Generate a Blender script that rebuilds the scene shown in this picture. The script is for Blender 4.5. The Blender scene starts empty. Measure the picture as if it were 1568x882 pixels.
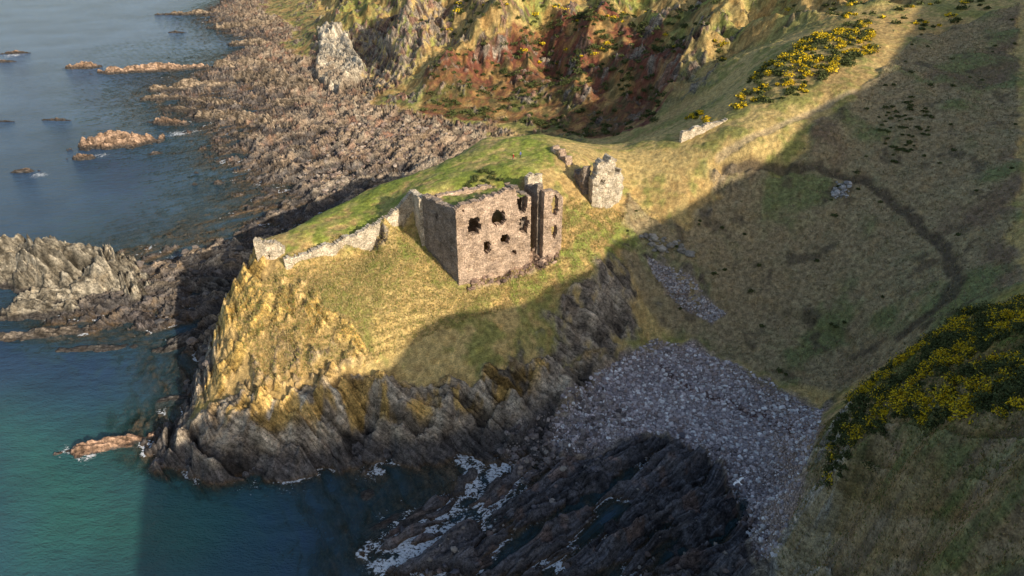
import bpy, math, numpy as np
from mathutils import Vector
F=1045.;CX,CY=784.,441.;H=90.;PT=math.radians(30);SP,CP=math.sin(PT),math.cos(PT)
# ---------------------------------------------------------------- camera-pixel unprojection helpers (metres, sea level z=0)
def W(px,py,z):
    v=(CY-py)/F;t=(H-z)/(SP-v*CP);return (t*(px-CX)/F,t*(CP+v*SP),z)
def ss(a,b,x):
    t=np.clip((x-a)/(b-a),0,1);return t*t*(3-2*t)
_pc={}
def perlin(x,y,seed=0):
    if seed not in _pc:
        r=np.random.RandomState(seed);p=r.permutation(256);a=r.rand(256)*2*np.pi
        _pc[seed]=(np.r_[p,p].astype(np.int32),np.cos(a).astype(np.float32),np.sin(a).astype(np.float32))
    p,ca,sa=_pc[seed]
    x=np.asarray(x,np.float32);y=np.asarray(y,np.float32)
    xf=np.floor(x);yf=np.floor(y);xi=xf.astype(np.int32)&255;yi=yf.astype(np.int32)&255
    fx=x-xf;fy=y-yf;u=fx*fx*fx*(fx*(fx*6-15)+10);v=fy*fy*fy*(fy*(fy*6-15)+10)
    def g(ix,iy,dx,dy):
        h=p[p[ix&255]+(iy&255)];return ca[h]*dx+sa[h]*dy
    a=g(xi,yi,fx,fy);b=g(xi+1,yi,fx-1,fy);c=g(xi,yi+1,fx,fy-1);d=g(xi+1,yi+1,fx-1,fy-1)
    return ((a+u*(b-a))*(1-v)+(c+u*(d-c))*v)*1.5
def fbm(x,y,sc,o=4,seed=0,ridge=False):
    s=0;a=1;n=0;f=1./sc
    for i in range(o):
        k=perlin(x*f+i*17.3,y*f-i*9.1,seed+i)
        s=s+a*((1-2*np.abs(k)) if ridge else k);n+=a;a*=.5;f*=2.03
    return s/n
# ---------------------------------------------------------------- control heights
C=[]
def add(s):
    for q in s.split(';'):
        if q.strip():
            a=[float(k) for k in q.split(',')];C.append(W(*a))
def addw(s):
    for q in s.split(';'):
        if q.strip(): C.append(tuple(float(k) for k in q.split(',')))
add("0,100,-8;100,50,-8;200,30,-8;0,200,-7;80,290,-6;200,300,-5;0,600,-8;100,600,-6;100,800,-8;0,880,-8;250,800,-6;400,800,-5;170,720,-4;300,880,-6;450,880,-4;500,800,-3.2;560,760,-2.0;640,735,-1.6;700,722,-1.1;740,745,-.9;600,820,-.9;560,860,-1.4;680,800,-.6;650,850,-.8;740,790,-.4;700,860,-.4;800,850,-.1;50,560,-4;200,610,-4;260,580,-2")
add("240,712,-.8;243,695,1;300,724,-1;400,734,-1.2;500,720,-1;600,703,-.8;700,692,-.3;770,678,.3;840,650,1;300,695,3.5;400,692,4;500,672,5;600,655,6;700,645,6;780,630,5;830,610,4;210,670,-1.5;235,650,-1")
add("500,600,12;500,540,16;500,480,20;500,425,23;400,640,8;400,600,11;400,540,15;400,480,19;400,430,22;410,405,24;335,640,5.5;330,590,9;330,540,12;340,480,16;360,430,20;262,690,2.2;290,660,4;385,400,23.5;395,372,25")
addw("-66,103,-1;-66,110,0;-67,118,1;-68,126,1;-61,133,8;-64,140,2;-56,150,10;-60,162,1;-42,170,11;-48,185,1.5;-28,178,14;-32,197,3;-10,196,18;-12,216,6;8,198,22;6,222,10;28,205,18;45,205,25;62,215,33")
add("470,340,24;500,322,25;560,292,27;640,262,30;740,210,34;830,207,34.5;450,392,26;520,365,27.5;580,345,28.7;620,312,31;650,292,33;600,310,29;560,320,27.5;700,260,33;720,235,34;800,240,35;800,270,35;650,275,32;840,260,34.5")
add("450,415,23.3;520,392,24;580,372,24.6;615,358,25.2;655,388,23.5;703,442,20;760,415,20.8;810,395,22;860,382,23.5;600,480,20;600,420,23;600,550,14;600,600,11;640,400,23.6;700,500,16.5;700,455,19.4;700,560,13;800,480,16.5;800,430,20;850,400,22;760,560,12")
add("870,350,27;850,300,31;900,340,26;920,390,22;890,245,34.5;862,225,35.5;905,305,29;945,272,30;960,300,27;1000,330,24;1000,270,30;1060,260,32;1100,300,27;1050,300,28;1100,230,36;1150,220,38;1200,190,41;1250,170,43;1300,140,47;960,225,31.5;1000,210,34;1060,190,36;1110,170,40;1150,130,45;1200,90,50;1260,60,53;1330,30,56;1400,10,58")
add("900,450,17;900,480,14;850,540,10;880,560,6;900,520,9;950,500,9;960,450,14;1000,480,9;1000,420,15;1050,400,18;1050,480,9;1100,500,8;1100,420,15;1100,370,19")
add("1150,550,6.5;1200,520,9;1250,560,8;1270,600,8;1300,520,12;1200,450,14;1300,450,18;1400,470,23;1350,540,15;1400,400,26;1500,440,30;1500,380,32;1568,420,35;1568,350,37;1200,380,20;1300,350,26;1400,300,33;1500,280,38;1568,240,42;1200,300,28;1300,250,35;1400,200,42;1500,150,47;1568,100,51;1400,100,50;1500,50,55;1568,0,59")
add("900,620,2.2;950,560,3.5;1000,530,4.5;1050,600,2.8;1100,540,5;1150,600,3.5;1200,600,5;1250,630,5;1100,680,2.2;1180,700,3;1200,760,3;1175,830,2.5;950,650,1.5;1000,700,.5;1100,760,.8;900,720,.2;900,800,.1;1000,850,.3;1100,860,1.1;850,700,.0;800,760,.0;860,650,1.2")
add("1568,470,43;1480,488,39.5;1400,545,34.5;1330,600,29;1275,645,22;1245,720,18;1215,790,12;1195,860,8;1300,700,29;1300,800,22;1300,882,20;1250,860,12;1400,700,39;1400,620,38;1400,800,34;1400,882,31;1500,560,44;1500,640,46;1500,760,43;1500,882,41;1568,560,48;1568,700,51;1568,882,47")
# background coast
add("1100,100,40;1100,50,44;1100,0,48;1050,150,28;1000,170,16;1000,100,30;1000,50,38;1000,0,44;900,190,11;900,120,18;900,60,32;900,0,42;850,180,8;850,100,20;800,180,7;750,190,5;750,100,20;750,40,34;750,0,40;650,175,5;650,100,18;650,40,32;650,0,38;580,120,7;600,50,24;560,0,30;540,100,6;450,50,3;400,20,4;480,10,12;350,0,-2;400,75,-2;350,85,-3;300,150,-1.1;400,150,.2;500,170,1.5;600,200,2.6;400,230,-.5;480,260,.1;560,240,2.3;620,230,3;680,215,3.5;500,300,-.2;460,330,-.9;400,300,-1.8;350,260,-2.2;300,220,-2.6;250,250,-3.4;200,200,-3.4;180,140,-3.6;150,80,-5;290,90,-3.6;230,150,-2.6;340,120,-1.1;440,110,.4")
add("300,420,.6;360,400,.7;250,450,.0;200,480,-.4;150,500,-.8;300,500,-.4;310,560,.1;290,620,-.8;280,545,-1.5;230,540,-2.6;200,430,-1;350,372,-1.5;250,385,-2;100,440,-2;60,530,-2.5")
addw("-300,500,-12;-300,100,-12;-150,0,-10;-60,0,-8;-30,40,-6;-10,50,-5;10,52,-1.5;24,50,2;20,32,0;30,36,12;0,20,-5;0,-150,-10;-200,-150,-12;-60,-60,-8;-5,-30,-6;10,-70,-5;25,20,22;38,20,44;35,0,48;50,12,54;75,50,60;60,30,56;95,70,58;100,95,50;125,115,52;140,150,56;160,200,62;170,240,66;110,40,72;400,400,130;300,700,110;100,600,75;0,700,62;-100,800,45;-190,740,12;-250,900,2;-400,900,-14;-450,600,-14;150,-60,70;80,-60,55;250,0,100;420,0,120;420,200,150;250,300,95;200,400,90;60,480,64")
SX,SY=.69,-.724;TE=math.tan(math.radians(24))
for q in [(210,790,0),(255,735,0),(330,640,7),(430,605,11),(520,580,12.5),(600,550,14),(700,505,16.3),(790,470,17),(870,430,20),(930,405,21),(950,370,24),(1040,345,24),(1075,310,27),(1110,275,29),(1205,262,33),(1240,185,42),(1300,150,46),(1380,60,53),(1390,15,57)]:
    x,y,z=W(*q);L=150
    C.append((x+L*SX,y+L*SY,z+L*TE));L=175;C.append((x+L*SX,y+L*SY,z+150*TE-2))
C=np.array(C)
n=len(C);D=np.hypot(C[:,None,0]-C[None,:,0],C[:,None,1]-C[None,:,1])
A=np.zeros((n+3,n+3));A[:n,:n]=-D;A[:n,:n]-=np.eye(n)*.25
A[:n,n]=1;A[:n,n+1]=C[:,0]/100;A[:n,n+2]=C[:,1]/100;A[n:,:n]=A[:n,n:].T
w=np.linalg.solve(A,np.r_[C[:,2],0,0,0])
GX0,GX1,GY0,GY1,GS=-720.,880.,-260.,960.,1.6
gx=np.arange(GX0,GX1,GS);gy=np.arange(GY0,GY1,GS);G=np.zeros((len(gy),len(gx)),np.float32)
cx=C[:,0].astype(np.float32);cy=C[:,1].astype(np.float32);wf=w.astype(np.float32)
for j,yy in enumerate(gy):
    d=np.sqrt((gx[:,None].astype(np.float32)-cx)**2+(np.float32(yy)-cy)**2)
    G[j]=-(d@wf[:n])+wf[n]+wf[n+1]*gx/100+wf[n+2]*yy/100
def Hb(x,y,g=None):
    g=G if g is None else g
    a=np.clip((x-GX0)/GS,0,len(gx)-1.001);b=np.clip((y-GY0)/GS,0,len(gy)-1.001)
    i=a.astype(int);j=b.astype(int);u=a-i;v=b-j
    return (g[j,i]*(1-u)+g[j,i+1]*u)*(1-v)+(g[j+1,i]*(1-u)+g[j+1,i+1]*u)*v
gyy,gxx=np.gradient(G,GS);SL=np.hypot(gxx,gyy)
def hit(px,py):
    v=(CY-py)/F;u=(px-CX)/F;t=np.arange(35,1500,.4)
    x=t*u;y=t*(CP+v*SP);z=H-t*(SP-v*CP);h=np.maximum(Hb(x,y),-.0)
    k=np.argmax(z<=h) if (z<=h).any() else len(t)-1
    return (x[k],y[k])
def PW(s): return np.array([hit(*[float(k) for k in q.split(',')]) for q in s.split(';')])
def sdf(x,y,P):
    d=np.full(x.shape,1e9,np.float32);ins=np.zeros(x.shape,bool)
    for i in range(len(P)):
        a=P[i];b=P[(i+1)%len(P)];e=b-a;wx=x-a[0];wy=y-a[1]
        t=np.clip((wx*e[0]+wy*e[1])/(e@e+1e-9),0,1)
        d=np.minimum(d,(wx-e[0]*t)**2+(wy-e[1]*t)**2)
        c=((a[1]<=y)!=(b[1]<=y))
        if abs(e[1])>1e-9: ins^=c&(wx<wy*e[0]/e[1])
    d=np.sqrt(d);return np.where(ins,d,-d)
def ldist(x,y,P):
    d=np.full(x.shape,1e9,np.float32)
    for i in range(len(P)-1):
        a=P[i];b=P[i+1];e=b-a;wx=x-a[0];wy=y-a[1];t=np.clip((wx*e[0]+wy*e[1])/(e@e+1e-9),0,1)
        d=np.minimum(d,(wx-e[0]*t)**2+(wy-e[1]*t)**2)
    return np.sqrt(d)
PO={k:PW(v) for k,v in dict(
 terr="440,392;520,362;600,335;640,300;700,300;790,290;850,255;830,209;740,212;640,265;560,295;495,325;440,380",
 green2="862,300;905,315;960,350;985,380;920,410;860,440;780,470;790,430;865,385",
 green3="560,400;640,360;690,440;640,460;580,430",
 nose="350,440;430,415;480,440;560,540;530,590;430,625;330,600;322,550;338,480",
 lower="225,730;330,625;430,615;560,585;700,590;790,560;850,550;930,545;860,650;760,695;600,715;400,745",
 outc="868,455;900,430;960,450;975,520;930,555;870,540",
 beach="845,648;915,570;1000,522;1060,530;1130,560;1200,600;1262,625;1240,700;1215,770;1190,860;1165,860;1140,790;1105,725;1060,690;1000,665;960,670;920,690;870,705;845,690",
 scree="988,398;1050,428;1112,480;1090,497;1040,470;1000,430",
 plat="560,820;640,790;740,745;800,715;850,700;900,670;950,662;1040,665;1110,715;1150,780;1170,830;1180,882;1100,882;900,882;600,882",
 bowl="960,300;1040,350;1110,290;1210,270;1250,190;1320,150;1400,60;1560,5;1560,440;1400,530;1280,600;1150,560;1000,480;950,400",
 brack="640,178;650,110;760,60;880,20;1010,40;1050,100;1000,190;870,205;800,190;720,185",
 mound="1568,462;1480,485;1400,540;1330,598;1260,650;1230,740;1185,880;1568,880",
 mossy="1260,690;1400,640;1568,640;1568,880;1280,880",
 medge="1275,640;1310,670;1275,760;1280,882;1180,882;1232,740",
 gorse2="1120,170;1160,110;1230,60;1330,30;1340,80;1250,140;1180,160",
 rub="715,448;730,412;800,385;850,378;858,400;800,425",
 stack="485,130;490,50;530,45;560,110;520,150",
 cliffL="440,150;480,60;600,20;720,10;640,90;560,160",
).items()}
PA1=PW("1100,240;1140,215;1200,190;1250,168;1310,140");PA2=PW("1110,262;1250,262;1330,285;1390,335;1440,380;1467,430;1440,475;1380,520")
WEED=PW("1010,560;1060,595;1120,620;1180,640;1245,655")
SPUR=[(PW("645,150;700,80;770,30;850,0"),9,15),(PW("862,190;890,120;905,60;940,10"),8,12),(PW("1000,190;1040,130;1080,60;1140,5"),9,14),(PW("560,120;610,60;650,15"),7,11)]
# castle plan
Aw=np.array(W(703,440,20)[:2]);Cw=np.array(W(860,380,24)[:2]);Dw=np.array([-18.6,131.2])
fd=(Cw-Aw)/np.linalg.norm(Cw-Aw);inn=np.array([-fd[1],fd[0]]);LF=np.linalg.norm(Cw-Aw)
Bw=Aw+fd*15.5;Ew=Dw+fd*15.5
PIT=np.array([Aw+fd*.6+inn*.8,Bw+inn*.8,Ew-inn*.5,Dw+fd*.9])
SA=np.array([.42,.30,.40])
def hsh(a,seed):
    v=np.sin(a*127.1+seed*311.7)*43758.5453;return v-np.floor(v)
def slabs(ph,al,w,l,seed,tilt=1.):
    # broken bedding slabs: tilted profile across bedding, stepped joints along it
    i=np.floor(ph/w);f=ph/w-i;off=hsh(i,seed)*l
    j=np.floor((al+off)/l);h=hsh(i*3.7+j*11.3,seed+1)
    s=np.where(f<.86,f/.86,(1-f)/.14)
    return tilt*s*.9+h*.8-.8
def phase(x,y,z): return x*SA[0]+y*SA[1]+z*SA[2]+fbm(x,y,16,3,40)*2.2
def lerp(a,b,t): return a*(1-t[...,None])+np.array(b,np.float32)*t[...,None]
def terrain(x,y,full=False):
    x=x.astype(np.float32);y=y.astype(np.float32)
    zb=Hb(x,y).astype(np.float32);sl=Hb(x,y,SL)
    wx=x+fbm(x,y,9,4,1)*4;wy=y+fbm(x,y,9,4,7)*4
    M={k:ss(-.9,.9,sdf(wx,wy,P)) for k,P in PO.items() if k not in('terr','rub','scree','mound')}
    wx2=x+fbm(x,y,3,3,1)*1.0;wy2=y+fbm(x,y,3,3,7)*1.0
    for k in('terr','rub','scree','mound'):M[k]=ss(-.5,.5,sdf(wx2,wy2,PO[k]))
    n1=fbm(x,y,12,5,11);n2=fbm(x,y,3,4,21);n3=fbm(x,y,40,3,31);n4=fbm(x,y,.9,3,35);n5=fbm(x,y,6,4,37)
    far=ss(225,270,y)
    spur=0
    for P_,hh,ww in SPUR:
        d=ldist(wx,wy,P_);spur=np.maximum(spur,hh*np.clip(1-d/ww,0,1))
    rk=ss(5.6,4.2,zb+n1*2.5+n2)*1.0
    rk=np.maximum(rk,ss(-.25,.2,n2+(M['lower']*2-1)*.7))
    rk=np.maximum(rk,M['outc']*ss(-.2,.1,n2+.15)); rk=np.maximum(rk,M['nose']*ss(-.2,.1,n2+n1*.5+.0))
    rk=np.maximum(rk,ss(1.0,1.35,sl+n2*.6+n1*.4)*(1-M['mound']*.6)*(1-ss(45,60,x)*ss(7,10,zb)*ss(200,180,y)))
    rk=np.maximum(rk,M['medge']*ss(-.25,.05,n2+n5*.5))
    rk=np.maximum(rk,M['cliffL']*ss(-.2,.1,n2+.1));rk=np.maximum(rk,M['stack']);rk=np.maximum(rk,M['rub'])
    rk=np.maximum(rk,far*ss(.16,.34,n1+n2*.6)*(zb>6))
    rk=rk*(1-M['terr'])
    pb=np.maximum(M['beach'],M['scree']*ss(-.2,.1,n2+.1));rk=rk*(1-pb)
    z=zb+.0
    rg=fbm(x+y*.35,y*.5,38,5,61,ridge=True)
    z+=far*ss(5,20,zb)*((rg-.35)*15+spur-2)+M['stack']*4
    z+=ss(20,0,y)*ss(10,30,zb)*fbm(x,y,13,4,91)*7
    shore=ss(6,3.4,zb)*ss(-3.4,-.8,zb)*(1-pb)
    ca,sa=.8,.6;u=x*ca+y*sa;v=-x*sa+y*ca
    reef=fbm(u*.4,v,8,5,71,ridge=True)-.36
    reef2=fbm(u*.3,v,19,4,75,ridge=True)-.4
    z+=shore*(reef*np.where(y>125,5.0,1.6)+reef2*(y>150)*3.0)
    ph=phase(x,y,zb);al=x*.8-y*.3-zb*.5
    flat_=ss(125,150,y)*ss(7,4,zb)
    v2=v+fbm(x,y,18,3,44)*2.5;ph=ph*(1-flat_)+v2*flat_;al=al*(1-flat_)+u*flat_
    pc_=-.61*x+.79*y+fbm(x,y,15,3,43)*2.5;al2=x*.79+y*.61+fbm(x,y,4,2,47)
    pm=M['plat'];ph=ph*(1-pm)+pc_*pm
    amp=.5+1.0*np.clip(fbm(x,y,6,3,50)+.4,0,1)
    big=np.where(y>230,1.8,1.)
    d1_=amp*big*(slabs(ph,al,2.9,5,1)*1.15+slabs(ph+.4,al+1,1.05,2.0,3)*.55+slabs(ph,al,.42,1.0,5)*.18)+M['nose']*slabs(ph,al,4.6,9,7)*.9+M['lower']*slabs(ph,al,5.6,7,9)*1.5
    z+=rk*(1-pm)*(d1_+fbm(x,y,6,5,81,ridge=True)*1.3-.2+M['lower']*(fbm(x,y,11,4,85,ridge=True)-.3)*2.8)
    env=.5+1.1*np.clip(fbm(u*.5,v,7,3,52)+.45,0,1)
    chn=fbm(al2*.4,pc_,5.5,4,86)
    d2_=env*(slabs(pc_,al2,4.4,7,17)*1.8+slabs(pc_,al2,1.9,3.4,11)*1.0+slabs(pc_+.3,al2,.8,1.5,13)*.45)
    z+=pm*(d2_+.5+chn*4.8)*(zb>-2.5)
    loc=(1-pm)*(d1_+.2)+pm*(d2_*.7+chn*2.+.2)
    gr=(1-rk)*(1-pb)*(1-pm)
    z+=gr*(n1*.9+n2*.28+np.abs(n4)*.22*(1+M['mound']*.3))+pb*(n1*.3+n4*.08)
    z+=M['bowl']*fbm(x,y,26,3,88,ridge=True)*1.4*(zb>12)
    z+=gr*(1-M['terr'])*ss(.3,.6,sl)*.13*np.sin(zb*5.2+n1*9)
    z+=M['mound']*n1*1.3
    pit=ss(0,.35,sdf(x,y,PIT));z=np.where(pit>0,z*(1-pit)+np.minimum(z,22.5)*pit,z)
    d1=ldist(x,y,PA1);d2=ldist(x+n2*1.2,y,PA2);p1=ss(1.3,.5,d1+n2*.5);p2=ss(1.5,.6,d2+n2*.7);z-=np.maximum(p1,p2)*.3
    # ---- albedo
    col=np.zeros(x.shape+(3,),np.float32)+np.array([.54,.395,.155],np.float32)
    col=lerp(col,[.29,.27,.08],ss(-.1,.3,n1+n2*.6))
    col=lerp(col,[.36,.22,.09],ss(.0,.35,-n3-n2*.5)*.5)
    col=lerp(col,[.31,.25,.15],M['bowl']*.75)
    col=lerp(col,[.17,.21,.07],M['bowl']*ss(.0,.3,n1+n3)*.7)
    col=lerp(col,[.21,.14,.09],M['bowl']*ss(.05,.35,n3-n1*.6)*.8)
    col=lerp(col,[.11,.085,.055],M['bowl']*ss(.2,.4,n5)*.75)
    col=lerp(col,[.22,.27,.055],far*ss(-.05,.25,n3+n1*.5)*ss(14,24,zb)*.7)
    col=lerp(col,[.19,.07,.042],M['brack']*ss(-.35,.1,n1+.14))
    col=lerp(col,[.36,.19,.06],far*ss(0,.3,n2-n1)*.6)
    col=lerp(col,[.14,.20,.045],far*ss(18,6,zb)*ss(5,7,zb)*ss(-.2,.2,n1)*.8)
    col=lerp(col,[.08,.08,.035],far*ss(.05,.28,n5+n2*.4)*.7)
    col=lerp(col,[.22,.27,.045],M['terr']*ss(-.35,.1,n2*.7+n1*.6+.06)*.9);col=lerp(col,[.38,.33,.11],M['terr']*ss(.05,.3,n5+n2*.4)*.7)
    col=lerp(col,[.22,.27,.055],M['green2']*ss(-.15,.2,n2+n1*.5)*.75);col=lerp(col,[.22,.27,.055],M['green3']*ss(-.05,.2,n2+n1*.5)*.6)
    col=lerp(col,[.24,.175,.055],M['mound']*.8);col=lerp(col,[.27,.145,.045],M['mossy']*ss(-.2,.25,n1)*.85)
    col=lerp(col,[.15,.19,.04],M['mound']*ss(.0,.25,n1+n2*.5)*.85);col=lerp(col,[.10,.07,.035],M['mound']*ss(.1,.3,n5-n1*.5)*.7)
    col=lerp(col,[.07,.085,.035],M['gorse2']*ss(-.1,.2,n2)*.7)
    col=lerp(col,[.46,.35,.20],p1*.8);col=lerp(col,[.10,.075,.05],p2*.85)
    col=col*(1+.5*n4[...,None])
    rc=np.zeros_like(col)+np.array([.28,.23,.17],np.float32)
    rc=lerp(rc,[.16,.13,.10],ss(-.1,.3,n2));rc=lerp(rc,[.42,.36,.27],ss(.1,.4,-n2+n1*.3)*.7*(1-far*.6))
    rc=lerp(rc,[.20,.105,.07],far*ss(-.1,.25,n5)*.85)
    rc=lerp(rc,[.56,.36,.085],M['nose']*ss(-.25,.25,n1+n2*.4+.1)*.75)
    rc=lerp(rc,[.44,.28,.08],M['lower']*ss(-.12,.2,n5+n2*.8+.06)*ss(4.5,7.5,zb)*.85)
    rc=lerp(rc,[.46,.40,.30],M['stack']*.9);rc=lerp(rc,[.24,.155,.11],M['rub']*.9)
    rc=lerp(rc,[.22,.165,.115],shore*(y>120)*ss(-.2,.2,n1+.08)*.85)
    rc=lerp(rc,[.42,.40,.34],M['medge']*.7)
    wet=ss(5.6,3.0,z+n2*2.2+n5*2+(y>125)*1.8)*(1-pb)
    rc=lerp(rc,[.065,.06,.06],wet*.92)
    rc=lerp(rc,[.095,.09,.095],pm*.9)
    rc=lerp(rc,[.17,.11,.085],pm*ss(.12,.35,n5+n2*.4)*.6)
    rc=rc*(.35+1.05*ss(-.9,1.0,loc))[...,None]  # crevices darkened, raised slabs lightened: shade painted into the rock colour
    rc=lerp(rc,[.11,.07,.035],ss(.6,-.1,z+n2*.5)*.8)
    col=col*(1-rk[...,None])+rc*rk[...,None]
    pc=np.zeros_like(col)+np.array([.44,.38,.37],np.float32)
    pc=lerp(pc,[.56,.49,.48],ss(0,.3,n1));pc=lerp(pc,[.27,.21,.19],ss(.1,.4,-n1+n2*.3)*.7)
    pc=lerp(pc,[.42,.31,.23],ss(2.8,4.2,zb+n1)*.6)
    dw=ldist(wx2,wy2,WEED);pc=lerp(pc,[.13,.06,.045],ss(1.6,.4,dw+n2)*.85)
    col=col*(1-pb[...,None])+pc*pb[...,None]
    if full: return z,np.clip(col,.004,.9),rk,pb,ph
    return z
# ---------------------------------------------------------------- mesh helpers
def mk(name,V,Fc,mat,attrs=None,smooth=True,uv=None):
    V=np.asarray(V,np.float32);Fc=np.asarray(Fc,np.int32);k=Fc.shape[1]
    me=bpy.data.meshes.new(name);me.vertices.add(len(V));me.vertices.foreach_set('co',V.ravel())
    me.loops.add(Fc.size);me.loops.foreach_set('vertex_index',Fc.ravel())
    me.polygons.add(len(Fc));me.polygons.foreach_set('loop_start',np.arange(0,Fc.size,k,dtype=np.int32))
    me.update(calc_edges=True)
    me.polygons.foreach_set('use_smooth',np.full(len(Fc),smooth))
    for a,v in (attrs or {}).items():
        v=np.asarray(v,np.float32)
        if v.ndim==2:
            at=me.attributes.new(a,'FLOAT_COLOR','POINT');at.data.foreach_set('color',np.c_[v,np.ones(len(v),np.float32)].ravel().astype(np.float32))
        else:
            at=me.attributes.new(a,'FLOAT','POINT');at.data.foreach_set('value',v)
    if uv is not None:
        l=me.uv_layers.new(name='UVMap');l.data.foreach_set('uv',np.asarray(uv,np.float32)[Fc.ravel()].ravel())
    o=bpy.data.objects.new(name,me);bpy.context.scene.collection.objects.link(o)
    if mat: me.materials.append(mat)
    return o
def gridf(r,c):
    i=np.arange(r*c).reshape(r,c);return np.stack([i[:-1,:-1],i[:-1,1:],i[1:,1:],i[1:,:-1]],-1).reshape(-1,4)
class NT:
    def __init__(s,name):
        s.m=bpy.data.materials.new(name);s.m.use_nodes=True;s.t=s.m.node_tree;s.t.nodes.clear()
        s.o=s.n('ShaderNodeOutputMaterial');s.p=s.n('ShaderNodeBsdfPrincipled');s.l(s.p.outputs[0],s.o.inputs[0]);s.tc=s.n('ShaderNodeTexCoord')
    def n(s,t,**k):
        a=s.t.nodes.new(t)
        for q,v in k.items(): setattr(a,q,v)
        return a
    def l(s,a,b): s.t.links.new(a,b)
    def at(s,nm): return s.n('ShaderNodeAttribute',attribute_name=nm)
    def noise(s,sc,det=5,rough=.6,vec=None,map=None):
        a=s.n('ShaderNodeTexNoise');a.inputs['Scale'].default_value=sc;a.inputs['Detail'].default_value=det;a.inputs['Roughness'].default_value=rough
        v=vec or s.tc.outputs['Object']
        if map:
            mp=s.n('ShaderNodeMapping');mp.inputs['Scale'].default_value=map[0];mp.inputs['Rotation'].default_value=map[1];s.l(v,mp.inputs[0]);v=mp.outputs[0]
        s.l(v,a.inputs['Vector']);return a.outputs[0]
    def mr(s,v,a,b,c,d):
        m=s.n('ShaderNodeMapRange');s.l(v,m.inputs[0])
        for i,k in enumerate((a,b,c,d)): m.inputs[i+1].default_value=k
        return m.outputs[0]
    def math(s,op,a,b=None,c=None):
        m=s.n('ShaderNodeMath',operation=op)
        for i,k in enumerate((a,b,c)):
            if k is None: continue
            if isinstance(k,(int,float)): m.inputs[i].default_value=k
            else: s.l(k,m.inputs[i])
        return m.outputs[0]
    def mix(s,bt,f,a,b):
        m=s.n('ShaderNodeMix',data_type='RGBA',blend_type=bt)
        for i,k in ((0,f),(6,a),(7,b)):
            if isinstance(k,(int,float)): m.inputs[i].default_value=k
            elif isinstance(k,tuple): m.inputs[i].default_value=k+(1,)
            else: s.l(k,m.inputs[i])
        return m.outputs[2]
    def bump(s,h,d,st=1.,nrm=None):
        b=s.n('ShaderNodeBump');s.l(h,b.inputs['Height']);b.inputs['Distance'].default_value=d;b.inputs['Strength'].default_value=st
        if nrm: s.l(nrm,b.inputs['Normal'])
        return b.outputs[0]
def land():
    m=NT('land_cover');c=m.at('Col').outputs['Color'];rk=m.at('rk').outputs['Fac'];pb=m.at('pb').outputs['Fac'];ph=m.at('ph').outputs['Fac']
    a=m.mr(m.noise(.9,6,.65),.3,.7,.6,1.4);b=m.mr(m.noise(4.5,4,.65),.3,.7,.55,1.45)
    c=m.mix('MULTIPLY',1.,c,m.math('MULTIPLY',a,b))
    c=m.mix('MIX',m.mr(m.noise(.35,5,.7),.5,.7,0,.3),c,m.mix('MULTIPLY',1.,c,(1.3,1.0,.65)))
    sx=m.n('ShaderNodeSeparateXYZ');m.l(m.tc.outputs['Object'],sx.inputs[0])
    cb=m.n('ShaderNodeCombineXYZ');m.l(m.math('MULTIPLY',ph,3.2),cb.inputs[0]);m.l(m.math('MULTIPLY',sx.outputs[0],.22),cb.inputs[1]);m.l(m.math('MULTIPLY',sx.outputs[2],.28),cb.inputs[2])
    st=m.noise(1.,5,.6,vec=cb.outputs[0])
    bl=m.mr(m.noise(1.8,5,.75),.36,.5,.45,1.)
    rr=m.mix('MULTIPLY',1.,c,m.math('MULTIPLY',m.mr(st,.34,.66,.5,1.6),bl))
    c=m.mix('MIX',rk,c,rr)
    vo=m.n('ShaderNodeTexVoronoi');vo.inputs['Scale'].default_value=3.2;m.l(m.tc.outputs['Object'],vo.inputs['Vector'])
    sep=m.n('ShaderNodeSeparateColor');m.l(vo.outputs['Color'],sep.inputs[0])
    pc=m.mix('MULTIPLY',1.,c,m.mr(sep.outputs[0],0,1,.5,1.6));pc=m.mix('MULTIPLY',1.,pc,m.mr(vo.outputs['Distance'],.2,.7,1.,.5))
    c=m.mix('MIX',pb,c,pc)
    m.l(c,m.p.inputs['Base Color']);m.p.inputs['Roughness'].default_value=.92;m.p.inputs['Specular IOR Level'].default_value=.2
    hg=m.noise(2.2,4,.6)
    hr=m.math('ADD',m.math('MULTIPLY',st,1.),m.noise(1.5,5,.65))
    hh=m.n('ShaderNodeMix',data_type='FLOAT');m.l(rk,hh.inputs[0]);m.l(hg,hh.inputs[2]);m.l(hr,hh.inputs[3])
    h2=m.math('SUBTRACT',hh.outputs[0],m.math('MULTIPLY',pb,m.math('MULTIPLY',vo.outputs['Distance'],.6)))
    m.l(m.bump(h2,.22,.7),m.p.inputs['Normal']);return m.m
LAND=land()
# ---------------------------------------------------------------- terrain sheet
ys=np.r_[np.linspace(-240,34,100),35*np.exp(np.arange(0,math.log(945/35.),.0026))]
hw=.67*np.maximum(ys,0)+40;NC=1050
u=np.linspace(-1,1,NC);ur=np.linspace(0,1,90)[1:]**1.3;ul=(np.linspace(0,1,25)[1:]**1.5)[::-1]
X=np.concatenate([-hw[:,None]-ul[None]*(90+0*hw[:,None]),u[None]*hw[:,None],hw[:,None]+ur[None]*240],1)
Y=np.repeat(ys[:,None],X.shape[1],1)
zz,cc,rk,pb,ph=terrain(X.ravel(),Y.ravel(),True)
terr=mk('coastal_terrain',np.c_[X.ravel(),Y.ravel(),zz],gridf(*X.shape),LAND,{'Col':cc,'rk':rk,'pb':pb,'ph':ph})
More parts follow.
